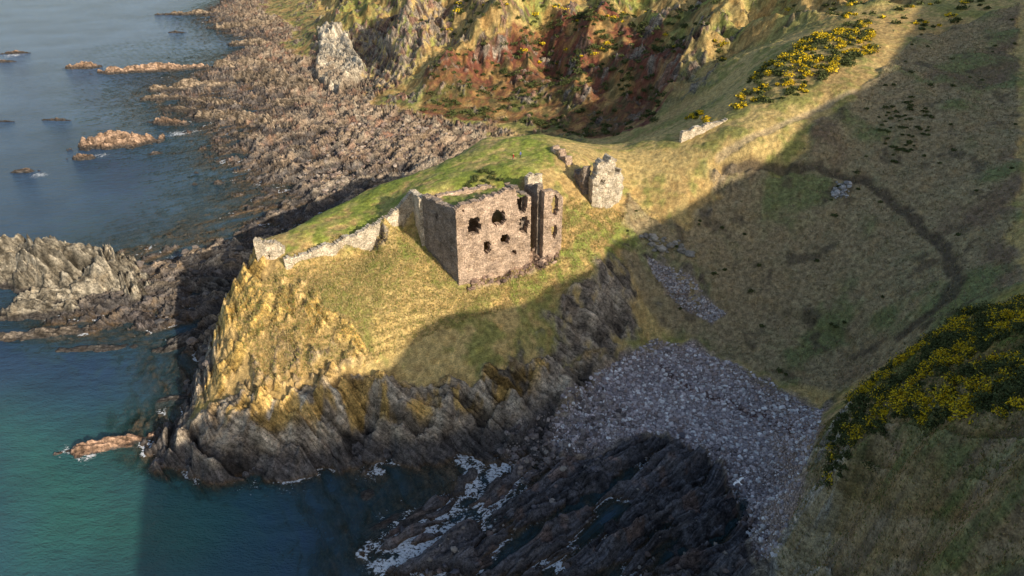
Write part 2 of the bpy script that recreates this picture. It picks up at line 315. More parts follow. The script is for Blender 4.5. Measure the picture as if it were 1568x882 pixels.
# ---------------------------------------------------------------- rock islands
def rock(name,px,py,L,Wd,ang,h,seed,tone=(.27,.20,.15),z0=0,k=1.,sharp=1.):
    x0,y0,_=W(px,py,z0);nu=int(min(260,max(40,L/.17)));nv=int(min(190,max(24,Wd*1.5/.17)))
    U,Vv=np.meshgrid(np.linspace(-1.15,1.15,nu),np.linspace(-1.3,1.3,nv));U=U.ravel();Vv=Vv.ravel()
    ca,sa=math.cos(math.radians(ang)),math.sin(math.radians(ang))
    lx=U*L/2;ly=Vv*Wd/2;x=x0+lx*ca-ly*sa;y=y0+lx*sa+ly*ca
    d=np.sqrt(U**2+Vv**2)+fbm(x+seed*31,y,max(3,Wd*.7),4,seed)*.7+fbm(x,y,max(2,Wd*.25),3,seed+2)*.25
    e=np.clip(1-d,-.6,1)
    prof=np.sign(e)*np.abs(e)**.75
    vv=ly+fbm(x,y,L*.3+2,3,seed+3)*Wd*.12+lx*.12
    sc=max(.5,Wd/5.)
    s=slabs(vv,lx,sc,sc*3.4,seed)*sc*.85*sharp+slabs(vv,lx,sc*.37,sc*1.4,seed+1)*.35*sc
    jag=fbm(lx,ly*1.5,L*.25+1,3,seed+9,ridge=True)
    z=h*prof*(.75+.45*jag)+s*.85*ss(-.1,.35,e)*min(1,h/2.5)-.2
    n2=fbm(x,y,2.5,4,seed+20)
    col=np.zeros((len(z),3),np.float32)+np.array(tone,np.float32)
    col=lerp(col,np.array(tone)*.45,ss(-.1,.3,n2));col=lerp(col,np.minimum(1,np.array(tone)*1.35),ss(.1,.4,-n2)*.8)
    col=col*(.42+.9*ss(-.8,.8,s/sc))[:,None]  # slab hollows painted darker, standing in for shade
    col=lerp(col,[.06,.053,.048],ss(2.0*k,.6*k,z+n2*1.))
    fc=gridf(nv,nu);fc=fc[(z[fc].max(1)>-1.2)]
    return mk(name,np.c_[x,y,z],fc,LAND,{'Col':col,'rk':np.ones(len(z)),'pb':np.zeros(len(z)),'ph':vv*.8})
GR=(.235,.205,.155)
for i,a in enumerate([(178,222,32,11,12,6),(128,243,11,4,5,2.2),(258,190,22,6,-12,2.6),(128,104,20,8,5,3.5),(240,108,66,10,14,4),(40,263,10,3,10,1.6),(88,184,14,2.5,-4,1.2),(335,281,4,2.5,0,1.6),(238,236,7,2.5,30,1.2),(22,82,18,5,10,2),(8,95,14,4,10,1.5),(306,22,70,9,5,3),(420,45,95,20,-8,7),(270,50,14,4,0,1.6),(345,47,10,3,0,1),(298,283,2.5,1.5,0,1),(300,265,2,1.3,0,.9),(8,186,10,2,0,1),(300,135,46,11,16,4),(420,128,70,18,-25,7),(360,185,60,12,-14,4.5),(330,160,40,8,-20,3.5),(470,165,50,9,-10,5),(520,205,50,8,-6,4),(440,200,40,8,-25,4),(250,152,24,6,5,2.5),(280,170,22,5,-8,2.2),(380,105,50,12,0,6),(400,70,50,10,-5,4),(460,140,60,10,-18,7),(545,180,50,9,-10,5),(600,205,34,7,-6,4),(470,235,30,6,-20,3),(390,215,26,6,-25,3),(350,232,18,4,-10,1.8),(430,262,16,4,-20,2)
  ]): rock('sea_rock',a[0],a[1],a[2],a[3],a[4],a[5],100+i,(.35,.235,.16) if i<11 else (.24,.185,.13))
for i,a in enumerate([(95,425,46,20,-14,10),(190,425,34,13,-48,8),(20,415,40,20,10,8),(60,478,26,7,8,3),(130,452,30,9,20,4.5)]): rock('rock_outcrop',a[0],a[1],a[2],a[3],a[4],a[5],200+i,GR,sharp=1.3)
DK=(.11,.105,.11);DR=(.16,.12,.10)
for i,a in enumerate([(170,682,18,3.6,16,2.0,(.38,.24,.16)),(150,533,18,3,4,.9,(.1,.09,.08)),(60,512,32,4,12,1.6,(.17,.14,.11)),(210,488,20,6,-30,1.8,(.12,.10,.09)),(320,440,26,10,-20,2.6,(.11,.095,.08)),(562,758,2.4,3,60,.8,(.15,.12,.10)),(330,575,12,6,60,2,(.12,.11,.10)),(265,610,6,2.5,20,.8,(.1,.09,.08)),(360,405,22,7,-25,2.4,(.13,.11,.09)),(290,520,14,6,50,1.8,(.11,.1,.09)),(250,455,16,5,-15,1.6,(.12,.1,.09)),
   (640,790,12,3,38,.7,DR),(700,830,12,3,38,1.,DR),(590,800,7,2.5,35,.4,DR),(760,740,7,2,35,.7,DR),
   (800,770,16,4,36,1.9,DK),(900,740,18,5,38,2.6,DK),(960,700,16,5,38,2.4,DK),(1000,780,20,6,38,3.0,DK),(1060,720,15,5.5,40,2.8,DK),(1080,800,16,5.5,40,3.,DK),(1130,850,10,4.5,44,2.6,DK),(720,870,10,3,34,.9,DR),
   (310,712,11,4,-12,2.6,DK),(380,715,13,4,-8,3.0,DK),(460,712,12,4,6,2.8,DK),(540,700,12,4,12,3.0,DK),(620,690,12,3.5,18,2.6,DK),(700,680,11,3,24,2.0,DK),(770,660,10,3,30,1.8,DR),(265,705,8,3,20,1.8,DK),(830,630,9,3,40,2.2,DK),(870,600,8,3,48,3.2,DK)]): rock('reef_rock',a[0],a[1],a[2],a[3],a[4],a[5],300+i,a[6],k=.3 if i<15 else .15)
# ---------------------------------------------------------------- water
def water():
    m=NT('sea_water');dp=m.at('depth').outputs['Fac'];fo=m.at('foam').outputs['Fac'];tq=m.at('turq').outputs['Fac'];of=m.at('sky_sheen').outputs['Fac']
    c=m.mix('MIX',m.mr(dp,0,5,0,1),(.045,.10,.085),(.032,.075,.14))
    c=m.mix('MIX',of,c,(.105,.165,.26))  # sky reflection on the distant sea painted into the base colour
    c=m.mix('MIX',tq,c,(.035,.15,.12));c=m.mix('MULTIPLY',.5,c,m.mr(m.noise(.03,4),.35,.65,.6,1.4))
    fn=m.mr(m.math('ADD',m.noise(1.7,9,.72,map=((1,1.5,1),(0,0,.4))),m.math('MULTIPLY',fo,.34)),.69,.76,0,1)
    fn=m.math('MULTIPLY',fn,m.mr(fo,.02,.2,0,1))
    c=m.mix('MIX',fn,c,(.8,.82,.84))
    m.l(c,m.p.inputs['Base Color']);m.p.inputs['IOR'].default_value=1.33
    m.l(m.mr(fn,0,1,.12,.8),m.p.inputs['Roughness'])
    al=m.mr(dp,0,3.6,.08,1);al=m.math('MAXIMUM',al,fn);m.l(al,m.p.inputs['Alpha'])
    w1=m.noise(.22,6,.62,map=((1,2.2,1),(0,0,.5)));w2=m.noise(1.6,4,.6,map=((1,1.8,1),(0,0,.3)))
    h=m.math('ADD',w1,m.math('MULTIPLY',w2,.32));h=m.math('ADD',h,m.math('MULTIPLY',fn,.05))
    m.l(m.bump(h,1.15,.85),m.p.inputs['Normal']);return m.m
ys=np.r_[-3000,-1500,-700,-400,np.linspace(-240,34,50),35*np.exp(np.arange(0,math.log(945/35.),.005)),1300,2000,4000,9000]
hw=.67*np.clip(ys,0,940)+45;u=np.linspace(-1,1,620);o_=np.array([.02,.05,.12,.3,1.])
X=np.concatenate([-hw[:,None]-o_[::-1][None]*6000,u[None]*hw[:,None],hw[:,None]+o_[None]*6000],1);Y=np.repeat(ys[:,None],X.shape[1],1)
x=X.ravel();y=Y.ravel();ins=(np.abs(x)<700)&(y>-250)&(y<950)
dep=np.full(x.shape,10.,np.float32);zt=terrain(x[ins],y[ins]);dep[ins]=np.clip(-zt,-3,10)
foam=ss(1.1,.05,dep)*ss(-1.2,-.1,dep)*.85*ss(-.15,.3,fbm(x,y,10,3,400))
for px,py,r,s in [(620,825,4.5,.75),(600,855,4,.75),(640,795,3.5,.65),(760,722,4,.75),(735,735,3,.7),(690,690,3,.6),(650,690,3,.5),(780,705,2.5,.7),(600,875,3.5,.75),(135,697,2.5,.9),(100,690,2,.7),(720,700,3,.5),(640,840,4,.7),(580,790,2,.4),(60,268,4,.8),(155,238,4,.7),(270,205,6,.8),(20,85,8,.9),(130,95,6,.6),(400,285,5,.5),(205,435,4,.8),(270,395,4,.7),(230,120,6,.5),(395,70,8,.6),(680,780,3,.7),(300,738,3,.5),(380,745,3,.5),(450,740,4,.5),(560,722,3,.6),(700,800,4,.7),(740,830,4,.65),(690,850,4,.7),(790,800,3,.6),(820,860,3,.6),(350,250,5,.5),(300,200,5,.5),(240,722,2.5,.6),(760,770,3,.6),(660,870,4,.7)]:
    a=W(px,py,0);foam+=s*np.exp(-((x-a[0])**2+((y-a[1])*1.)**2)/(r*r))*(.25+.95*np.clip(fbm(x,y,3.5,4,410,ridge=True),-.3,1))
tp=PW("0,640;120,670;230,740;300,760;330,800;300,882;0,882")
turq=ss(-20,14,sdf(x+fbm(x,y,18,3,420)*8,y,tp))*.9
off=ss(150,500,y+fbm(x,y,60,3,430)*60)*ss(2,6,dep)  # mask of the painted sky reflection, growing with distance
water_o=mk('sea_water',np.c_[x,y,np.zeros(len(x))],gridf(*X.shape),water(),{'depth':dep,'foam':np.clip(foam,0,.85),'turq':turq,'sky_sheen':off})
# ---------------------------------------------------------------- masonry
def stone(name,c1,c2,bs=1.):
    m=NT(name);b=m.n('ShaderNodeTexBrick');uv=m.n('ShaderNodeUVMap')
    nz=m.n('ShaderNodeTexNoise');nz.inputs['Scale'].default_value=1.3;m.l(uv.outputs[0],nz.inputs['Vector'])
    ad=m.n('ShaderNodeVectorMath',operation='MULTIPLY_ADD');m.l(nz.outputs['Color'],ad.inputs[0]);ad.inputs[1].default_value=(.6,.6,0);m.l(uv.outputs[0],ad.inputs[2]);m.l(ad.outputs[0],b.inputs['Vector'])
    b.inputs['Scale'].default_value=bs;b.inputs['Brick Width'].default_value=.85;b.inputs['Row Height'].default_value=.42;b.inputs['Mortar Size'].default_value=.025
    b.inputs['Color1'].default_value=c1+(1,);b.inputs['Color2'].default_value=c2+(1,);b.inputs['Mortar'].default_value=tuple(k*.6 for k in c1)+(1,)
    c=m.mix('MULTIPLY',1.,b.outputs[0],m.mr(m.noise(.5,9,.75),.3,.7,.45,1.45))
    c=m.mix('MULTIPLY',1.,c,m.mr(m.noise(4,4,.7),.3,.7,.5,1.5))
    c=m.mix('MIX',m.mr(m.noise(.35,6,.75),.5,.62,0,.7),c,m.mix('MULTIPLY',1.,c,(.6,.56,.5)))
    m.l(c,m.p.inputs['Base Color']);m.p.inputs['Roughness'].default_value=.95;m.p.inputs['Specular IOR Level'].default_value=.15
    h=m.math('SUBTRACT',m.noise(4,3,.6),m.math('MULTIPLY',b.outputs['Fac'],.3));m.l(m.bump(h,.12,.9),m.p.inputs['Normal']);return m.m
ST1=stone('castle_masonry',(.62,.455,.33),(.42,.31,.23));ST2=stone('pale_masonry',(.72,.62,.47),(.56,.47,.35));ST3=stone('shaded_masonry',(.36,.29,.23),(.25,.205,.165))  # ST3 is a darker copy, shade of the side walls painted in
def wall(name,pts,zb,zt,th,mat,keep=None,c=.3,seed=1,jag=.6,bulge=.12):
    P=np.array(pts,float);sg=np.hypot(*np.diff(P,axis=0).T);cs=np.r_[0,np.cumsum(sg)];L=cs[-1]
    ns=max(2,int(L/c));S=np.linspace(0,L,ns+1);xs=np.interp(S,cs,P[:,0]);yy=np.interp(S,cs,P[:,1])
    tx=np.gradient(xs);ty=np.gradient(yy);q=np.hypot(tx,ty);nx=-ty/q;ny=tx/q
    ZB=np.interp(S,cs,zb) if np.ndim(zb) else np.full(ns+1,zb);ZT=np.interp(S,cs,zt) if np.ndim(zt) else np.full(ns+1,zt)
    ZT=ZT+fbm(S*1.,S*0+seed,2.2,4,seed)*jag*2
    z0=ZB.min();nz=int((ZT.max()-z0)/c)+1;Z=z0+np.arange(nz+1)*c
    sc=(S[:-1]+S[1:])/2;zc=(Z[:-1]+Z[1:])/2
    K=(zc[:,None]<((ZT[:-1]+ZT[1:])/2)[None])&(zc[:,None]>((ZB[:-1]+ZB[1:])/2)[None]-c)
    if keep is not None:
        SS,ZZ=np.meshgrid(sc,zc);K&=keep(SS+fbm(SS,ZZ,.9,2,seed+5)*.5,ZZ+fbm(ZZ,SS,.9,2,seed+6)*.5)
    r=np.random.RandomState(seed);V=[]
    for sd in (0,1):
        off=(th/2+0*Z[:,None]+fbm(*np.meshgrid(S,Z),1.6,4,seed+sd*7)*bulge*2)*(1 if sd else -1)
        xx=xs[None]+nx[None]*off;y2=yy[None]+ny[None]*off;z2=Z[:,None]+0*off
        xx=xx+r.randn(*xx.shape)*.03;y2=y2+r.randn(*xx.shape)*.03;z2=z2+r.randn(*xx.shape)*.05
        V.append(np.stack([xx,y2,z2],-1).reshape(-1,3))
    V=np.concatenate(V);N=(nz+1)*(ns+1);id=lambda j,i,s:s*N+j*(ns+1)+i
    Fc=[]
    for j in range(nz):
        for i in range(ns):
            if not K[j,i]: continue
            Fc.append((id(j,i,0),id(j,i+1,0),id(j+1,i+1,0),id(j+1,i,0)));Fc.append((id(j,i,1),id(j+1,i,1),id(j+1,i+1,1),id(j,i+1,1)))
            if i==0 or not K[j,i-1]: Fc.append((id(j,i,0),id(j+1,i,0),id(j+1,i,1),id(j,i,1)))
            if i==ns-1 or not K[j,i+1]: Fc.append((id(j,i+1,0),id(j,i+1,1),id(j+1,i+1,1),id(j+1,i+1,0)))
            if j==nz-1 or not K[j+1,i]: Fc.append((id(j+1,i,0),id(j+1,i+1,0),id(j+1,i+1,1),id(j+1,i,1)))
            if j==0 or not K[j-1,i]: Fc.append((id(j,i,0),id(j,i,1),id(j,i+1,1),id(j,i+1,0)))
    uvs=np.stack(np.meshgrid(S,Z),-1).reshape(-1,2);uv=np.r_[uvs,uvs+np.array([th*.5,th*.3])]
    return mk(name,V,Fc,mat,smooth=False,uv=uv)
def par(name,ch,loc=(0,0,0)):
    e=bpy.data.objects.new(name,None);bpy.context.scene.collection.objects.link(e);e.empty_display_size=1
    for c in ch: c.parent=e
    return e
def holes(hs):
    def k(S,Z):
        m=np.ones(S.shape,bool)
        for s,z,w_,h_ in hs: m&=~((np.abs((S-s)/(w_/2))**3+np.abs((Z-z)/(h_/2))**3)<1)
        return m
    return k
th=1.5;o=inn*th/2
front=wall('front_wall',[Aw+o,Aw+o+fd*8,Aw+o+fd*12.5,Aw+o+fd*13.4,Aw+o+fd*16.2],[18.5,19,20,20.2,20.5],[37.4,38.8,39.9,37.6,36.8],th,ST1,holes([(3.7,33.0,2.7,3.7),(9.1,33.8,3.0,3.4),(6.5,27.8,1.4,2.8),(10.4,28.8,1.9,2.3),(14.3,36.6,2.2,5.2),(14.7,31.2,2.2,3.6),(1.6,36.8,.5,.7),(12.4,25.3,1.1,1.4)]),c=.26,seed=11,jag=.8)
frag=wall('bay_wall',[Aw+o+fd*19.2,Aw+o+fd*21.4,Aw+o+fd*23.6],[21,21.6,22.3],[38.6,37.6,36.0],th,ST1,holes([(2.6,34.2,1.4,4.6),(2.6,28.3,1.2,3.2)]),c=.26,seed=12,jag=1.)
ret=wall('bay_return_wall',[Aw+fd*19.1+inn*1.6,Aw+fd*19.1+inn*8],[22,27],[38.6,36.3],1.2,ST3,c=.3,seed=13,jag=.8)
ret2=wall('cross_wall',[Aw+fd*15.4+inn*1.6,Aw+fd*15.4+inn*10],[20,24],[37.6,36.3],1.2,ST3,c=.3,seed=14,jag=.7)
ldir=(Dw-Aw)/np.linalg.norm(Dw-Aw);ln=np.array([ldir[1],-ldir[0]])
side=wall('side_wall',[Aw+ln*.75+ldir*.1,Dw+ln*.75],[18.4,22.5],[37.3,36.0],th,ST3,holes([(7,33.5,.7,1.4)]),c=.3,seed=15,jag=.4)
back=wall('back_wall',[Dw+fd*.3,Ew],[24,26],[35.6,36.2],1.2,ST1,c=.35,seed=16,jag=.3)
a,b=np.meshgrid(np.linspace(0,1,90),np.linspace(0,1,60));a=a.ravel();b=b.ravel()
q=(Aw[None]+o[None]+(Bw-Aw)[None]*a[:,None])*(1-b[:,None])+(Dw[None]+(Ew-Dw)[None]*a[:,None]+inn[None]*2.5)*b[:,None]
vz=35.9+1.6*a*(1-b)+fbm(q[:,0],q[:,1],4,4,90)*1.1-1.0*b-1.5*ss(.8,1,b)
nn=fbm(q[:,0],q[:,1],2,4,91);vc=lerp(np.zeros((len(a),3))+np.array([.22,.25,.06]),[.38,.29,.14],ss(-.05,.3,nn));vc=lerp(vc,[.08,.09,.03],ss(.15,.35,-nn)*.7)
vault=mk('turf_vault',np.c_[q,vz],gridf(60,90),LAND,{'Col':vc,'rk':nn*0,'pb':nn*0,'ph':nn*0})
par('castle_ruin',[front,frag,ret,ret2,side,back,vault])
def Z(x,y): return terrain(np.array([x]),np.array([y]))[0]
rw=[W(437,412,23.5),W(480,398,24.3),W(530,382,24.8),W(580,364,25.4),W(608,350,26.2),W(622,335,28),W(636,318,30.2)]
rp=[np.array(p[:2]) for p in rw]+[Dw]
wall('terrace_wall',rp,[22.3,22.8,23,23.3,23.8,24.2,24.5,24],[25.8,26.6,27.5,29.0,30.8,32.8,34.3,35.4],1.3,ST2,c=.28,seed=21,jag=.55)
t1=np.array(W(397,404,23.5)[:2])
par('corner_turret_ruin',[wall('turret_front',[t1,t1+[3,.3],t1+[5.6,.8]],[21.5,22,22.5],[29.3,28.6,27.2],1.6,ST2,holes([(2.4,25.6,.8,.6)]),c=.26,seed=31,jag=.8,bulge=.2),wall('turret_side',[t1+[0,1],t1+[-.9,5]],[21,22],[28.8,25.6],1.2,ST2,c=.28,seed=32,jag=.7),wall('turret_back',[t1+[4.8,1.9],t1+[4.,5]],[23,23],[26.8,25.2],1.2,ST2,c=.28,seed=33,jag=.5)])
g1=np.array(W(903,306,29)[:2])
par('gatehouse_ruin',[wall('gate_front',[g1,g1+[2,.6],g1+[4.5,1.8],g1+[7.2,4.4]],[26.5,26.8,27,28],[36.0,38.6,37.8,34.2],2.4,ST2,holes([(2.2,33.5,.7,1.),(6.2,36,2.2,3.2),(.0,36,1.6,3)]),c=.28,seed=41,jag=1.7,bulge=.45),wall('gate_side',[g1+[-.8,1.4],g1+[-2.6,5.5]],[27,30],[36.4,34.2],1.8,ST3,holes([(3,35,2,2)]),c=.3,seed=42,jag=1.3,bulge=.35),
  wall('gate_rear',[g1+[6.6,5.6],g1+[4.5,10]],[28,29],[34.4,32.6],1.6,ST1,c=.3,seed=44,jag=1.2,bulge=.3)])
wall('curtain_wall',[g1+[-4.2,9],g1+[-6.5,13],g1+[-8.5,17]],[30,31,32],[34.6,36.6,35.6],1.8,ST1,holes([(5,34.5,1.5,1.5)]),c=.32,seed=43,jag=1.2,bulge=.3)
wall('boundary_wall',[W(1040,226,34)[:2],W(1075,217,35)[:2],W(1108,207,36)[:2]],[32.6,33.5,34.5],[38.0,39.5,40.2],1.1,ST2,c=.3,seed=51,jag=.4)
wall('wall_remnant',[W(806,285,35)[:2],W(828,277,35)[:2]],[34,34],[37.2,36.4],1.,ST2,c=.25,seed=52,jag=.6)
# ---------------------------------------------------------------- scattered stones
bpy.ops.mesh.primitive_ico_sphere_add(subdivisions=2,radius=1);io=bpy.context.object
iv=np.array([v.co[:] for v in io.data.vertices]);ifc=np.array([p.vertices[:] for p in io.data.polygons]);bpy.data.objects.remove(io)
def colmat(name,rough=.9,nb=3.):
    m=NT(name);c=m.mix('MULTIPLY',1.,m.at('Col').outputs['Color'],m.mr(m.noise(nb,5,.7),.3,.7,.6,1.4));m.l(c,m.p.inputs['Base Color']);m.p.inputs['Roughness'].default_value=rough;m.p.inputs['Specular IOR Level'].default_value=.25
    m.l(m.bump(m.noise(nb*2,3,.6),.08,.6),m.p.inputs['Normal']);return m.m
SM=colmat('loose_stone')
def inpoly(P,nn,r):
    lo=P.min(0);hi=P.max(0);out=np.zeros((0,2))
    while len(out)<nn:
        q=lo+r.rand(nn*2,2)*(hi-lo);q=q[sdf(q[:,0],q[:,1],P)>0];out=np.r_[out,q]
    return out[:nn]
def stones(name,P,nn,s0,s1,cols,seed,pw=3,zmin=-.4,flat=.6):
    r=np.random.RandomState(seed);q=inpoly(P,nn,r);z=terrain(q[:,0],q[:,1]);k=z>zmin;q=q[k];z=z[k];nn=len(q)
    s=s0+(s1-s0)*r.rand(nn)**pw
    V=np.zeros((nn,len(iv),3),np.float32)
    vars_=[iv*(1+.28*r.randn(len(iv),1)*.6) for _ in range(8)]
    for i in range(nn):
        a=r.rand(3)*6.28;c,s_=math.cos(a[0]),math.sin(a[0]);v=vars_[i%8]*np.array([1,.6+.4*r.rand(),flat*(.7+.5*r.rand())]);t=a[1]*.1
        v=v@np.array([[1,0,0],[0,math.cos(t),-math.sin(t)],[0,math.sin(t),math.cos(t)]]).T;v=v@np.array([[c,-s_,0],[s_,c,0],[0,0,1]]).T
        V[i]=v*s[i]+[q[i,0],q[i,1],z[i]+s[i]*.15]
    cc=np.array(cols)[r.randint(0,len(cols),nn)]*(.7+.6*r.rand(nn,1))
    Fc=(ifc[None]+(np.arange(nn)*len(iv))[:,None,None]).reshape(-1,3)
    return mk(name,V.reshape(-1,3),Fc,SM,{'Col':np.repeat(cc,len(iv),0)},smooth=False)
PB=[(.48,.41,.40),(.34,.30,.31),(.62,.55,.54),(.36,.28,.25),(.80,.77,.75)]
stones('beach_cobbles',PO['beach'],14000,.08,.5,PB,1,pw=4)
stones('scree_stones',PO['scree'],900,.1,.4,[(.42,.38,.37),(.56,.52,.5),(.3,.27,.26)],2,pw=2)
stones('shore_boulders',PW("500,200;580,185;640,195;700,215;640,245;560,270;500,315;460,280"),1800,.25,1.1,[(.32,.24,.19),(.23,.17,.14),(.38,.31,.25),(.14,.11,.10)],3,pw=4)
stones('cove_boulders',PW("700,780;820,690;960,640;1060,660;1140,750;1180,870;900,882;650,882"),500,.12,.7,[(.12,.11,.12),(.2,.15,.13),(.3,.26,.22)],4,pw=4)
stones('foreshore_boulders',PW("760,690;840,640;920,590;960,640;880,700;800,740"),900,.12,.7,[(.26,.22,.2),(.36,.3,.26),(.16,.13,.12)],5,pw=3)
stones('castle_rubble',PO['rub'],260,.2,.9,[(.34,.23,.17),(.45,.32,.23),(.2,.14,.11)],6,pw=2)
stones('reef_boulders',PW("235,400;370,385;380,420;330,480;320,560;280,600;270,520;200,490;160,470"),500,.25,1.2,[(.10,.09,.085),(.17,.14,.12)],7,pw=3,zmin=-.4)
stones('slope_boulders',PW("1270,285;1300,282;1300,310;1275,312"),60,.2,.8,[(.45,.44,.43),(.32,.31,.3)],8,pw=2)
stones('slope_boulders',PW("975,360;1040,370;1060,400;1000,395"),40,.3,1.4,[(.27,.25,.21),(.36,.33,.28)],9,pw=3)
# ---------------------------------------------------------------- gorse and grass
VM=colmat('foliage',.8,4.)
def bushes(name,q,rad,nl,leaf,seed,yel=.35,hh=.7):
    r=np.random.RandomState(seed);z=terrain(q[:,0],q[:,1]);nb=len(q);R=rad[0]+(rad[1]-rad[0])*r.rand(nb)**1.5
    T=nb*nl;bi=np.repeat(np.arange(nb),nl)
    d=r.randn(T,3);d/=np.linalg.norm(d,axis=1)[:,None];d[:,2]=np.abs(d[:,2])
    k=(.45+.6*r.rand(T))*(1+.35*np.sin(d[:,0]*5+bi)*np.cos(d[:,1]*6+bi*2))
    c=d*k[:,None]*R[bi][:,None]*np.array([1,1,hh]);c+=np.c_[q[bi],z[bi]]
    a=r.randn(T,3);a/=np.linalg.norm(a,axis=1)[:,None];b=np.cross(a,r.randn(T,3));b/=np.linalg.norm(b,axis=1)[:,None]
    L=leaf*(.6+.8*r.rand(T,1));V=np.stack([c-a*L,c+b*L*.5,c+a*L,c-b*L*.5],1).reshape(-1,3)
    yb=(r.rand(nb)<yel)[bi];top=(d[:,2]>.15)&(r.rand(T)<.7)&yb
    g=np.array([.09,.105,.032])*(.6+.9*r.rand(T,1));y_=np.array([.88,.62,.02])*(.7+.5*r.rand(T,1));cc=np.where(top[:,None],y_,g)
    return mk(name,V,np.arange(T*4).reshape(-1,4),VM,{'Col':np.repeat(cc,4,0)},smooth=False)
r=np.random.RandomState(5)
q=inpoly(PW("1330,590;1400,535;1480,480;1565,462;1565,640;1480,650;1400,660;1300,690;1285,650"),2200,r)
kk=fbm(q[:,0],q[:,1],6,3,501);q=q[kk>-.22];kk=fbm(q[:,0],q[:,1],5,2,503)>.04
bushes('gorse_bushes',q[kk][:520],(.4,1.5),340,.13,1,.8);bushes('gorse_bushes',q[~kk][:800],(.4,1.5),240,.14,21,.08)
q=inpoly(PW("1275,650;1300,640;1350,700;1300,760;1260,760"),70,r);bushes('gorse_bushes',q,(.4,1.2),240,.13,22,.15)
bushes('gorse_bushes',inpoly(PO['gorse2'],280,r),(.6,2.0),170,.26,2,.45)
bushes('gorse_bushes',inpoly(PW("1040,190;1060,178;1095,180;1085,192"),24,r),(.6,1.4),160,.25,3,.8)
bushes('heath_shrubs',inpoly(PO['brack'],320,r),(.8,2.6),90,.4,4,.0)
bushes('heath_shrubs',inpoly(PW("880,20;1100,5;1110,90;1050,100;760,60;640,40;700,10"),300,r),(.8,2.4),90,.4,5,.12)
bushes('terrace_shrubs',inpoly(PW("690,292;740,262;775,275;745,296"),24,r),(.4,1.1),160,.2,6,.0)
bushes('heath_shrubs',inpoly(PW("1150,45;1250,0;1540,0;1400,60;1320,30"),90,r),(.6,1.8),90,.35,7,.3)
bushes('hillside_shrubs',inpoly(PO['bowl'],60,r),(.3,.8),90,.2,8,.0)
q=inpoly(PW("1335,180;1400,150;1440,200;1400,240;1350,230"),60,r);bushes('hillside_shrubs',q,(.3,.8),110,.2,9,.0,.4)
def tufts(name,q,h0,h1,nbld,cols,seed,wd=.03):
    r=np.random.RandomState(seed);z=terrain(q[:,0],q[:,1]);T=len(q)*nbld;bi=np.repeat(np.arange(len(q)),nbld)
    h=h0+(h1-h0)*r.rand(T);a=r.rand(T)*6.28;ln=.3+.7*r.rand(T)
    base=np.c_[q[bi]+r.randn(T,2)*.08,z[bi]-.03];s=np.c_[np.cos(a+1.57),np.sin(a+1.57),0*a]*wd
    tip=base+np.c_[np.cos(a)*h*ln,np.sin(a)*h*ln,h]
    V=np.stack([base-s,base+s,tip],1).reshape(-1,3);cc=np.array(cols)[r.randint(0,len(cols),len(q))][bi]*(.7+.6*r.rand(T,1))
    return mk(name,V,np.arange(T*3).reshape(-1,3),VM,{'Col':np.repeat(cc,3,0)},smooth=False)
GC=[(.34,.24,.09),(.2,.22,.06),(.42,.30,.12),(.15,.17,.045)]
tufts('grass_tufts',inpoly(PO['mound'],22000,r),.1,.32,6,GC,11,.035)
tufts('grass_tufts',inpoly(PW("440,395;560,365;660,330;700,440;850,400;870,300;960,330;900,430;760,480;560,560;400,600;350,480"),22000,r),.15,.45,5,[(.54,.40,.17),(.4,.32,.12),(.27,.28,.07),(.6,.45,.2)],12,.05)
tufts('grass_tufts',inpoly(PO['bowl'],16000,r),.15,.45,5,[(.34,.27,.15),(.23,.21,.09),(.38,.3,.18)],13,.05)
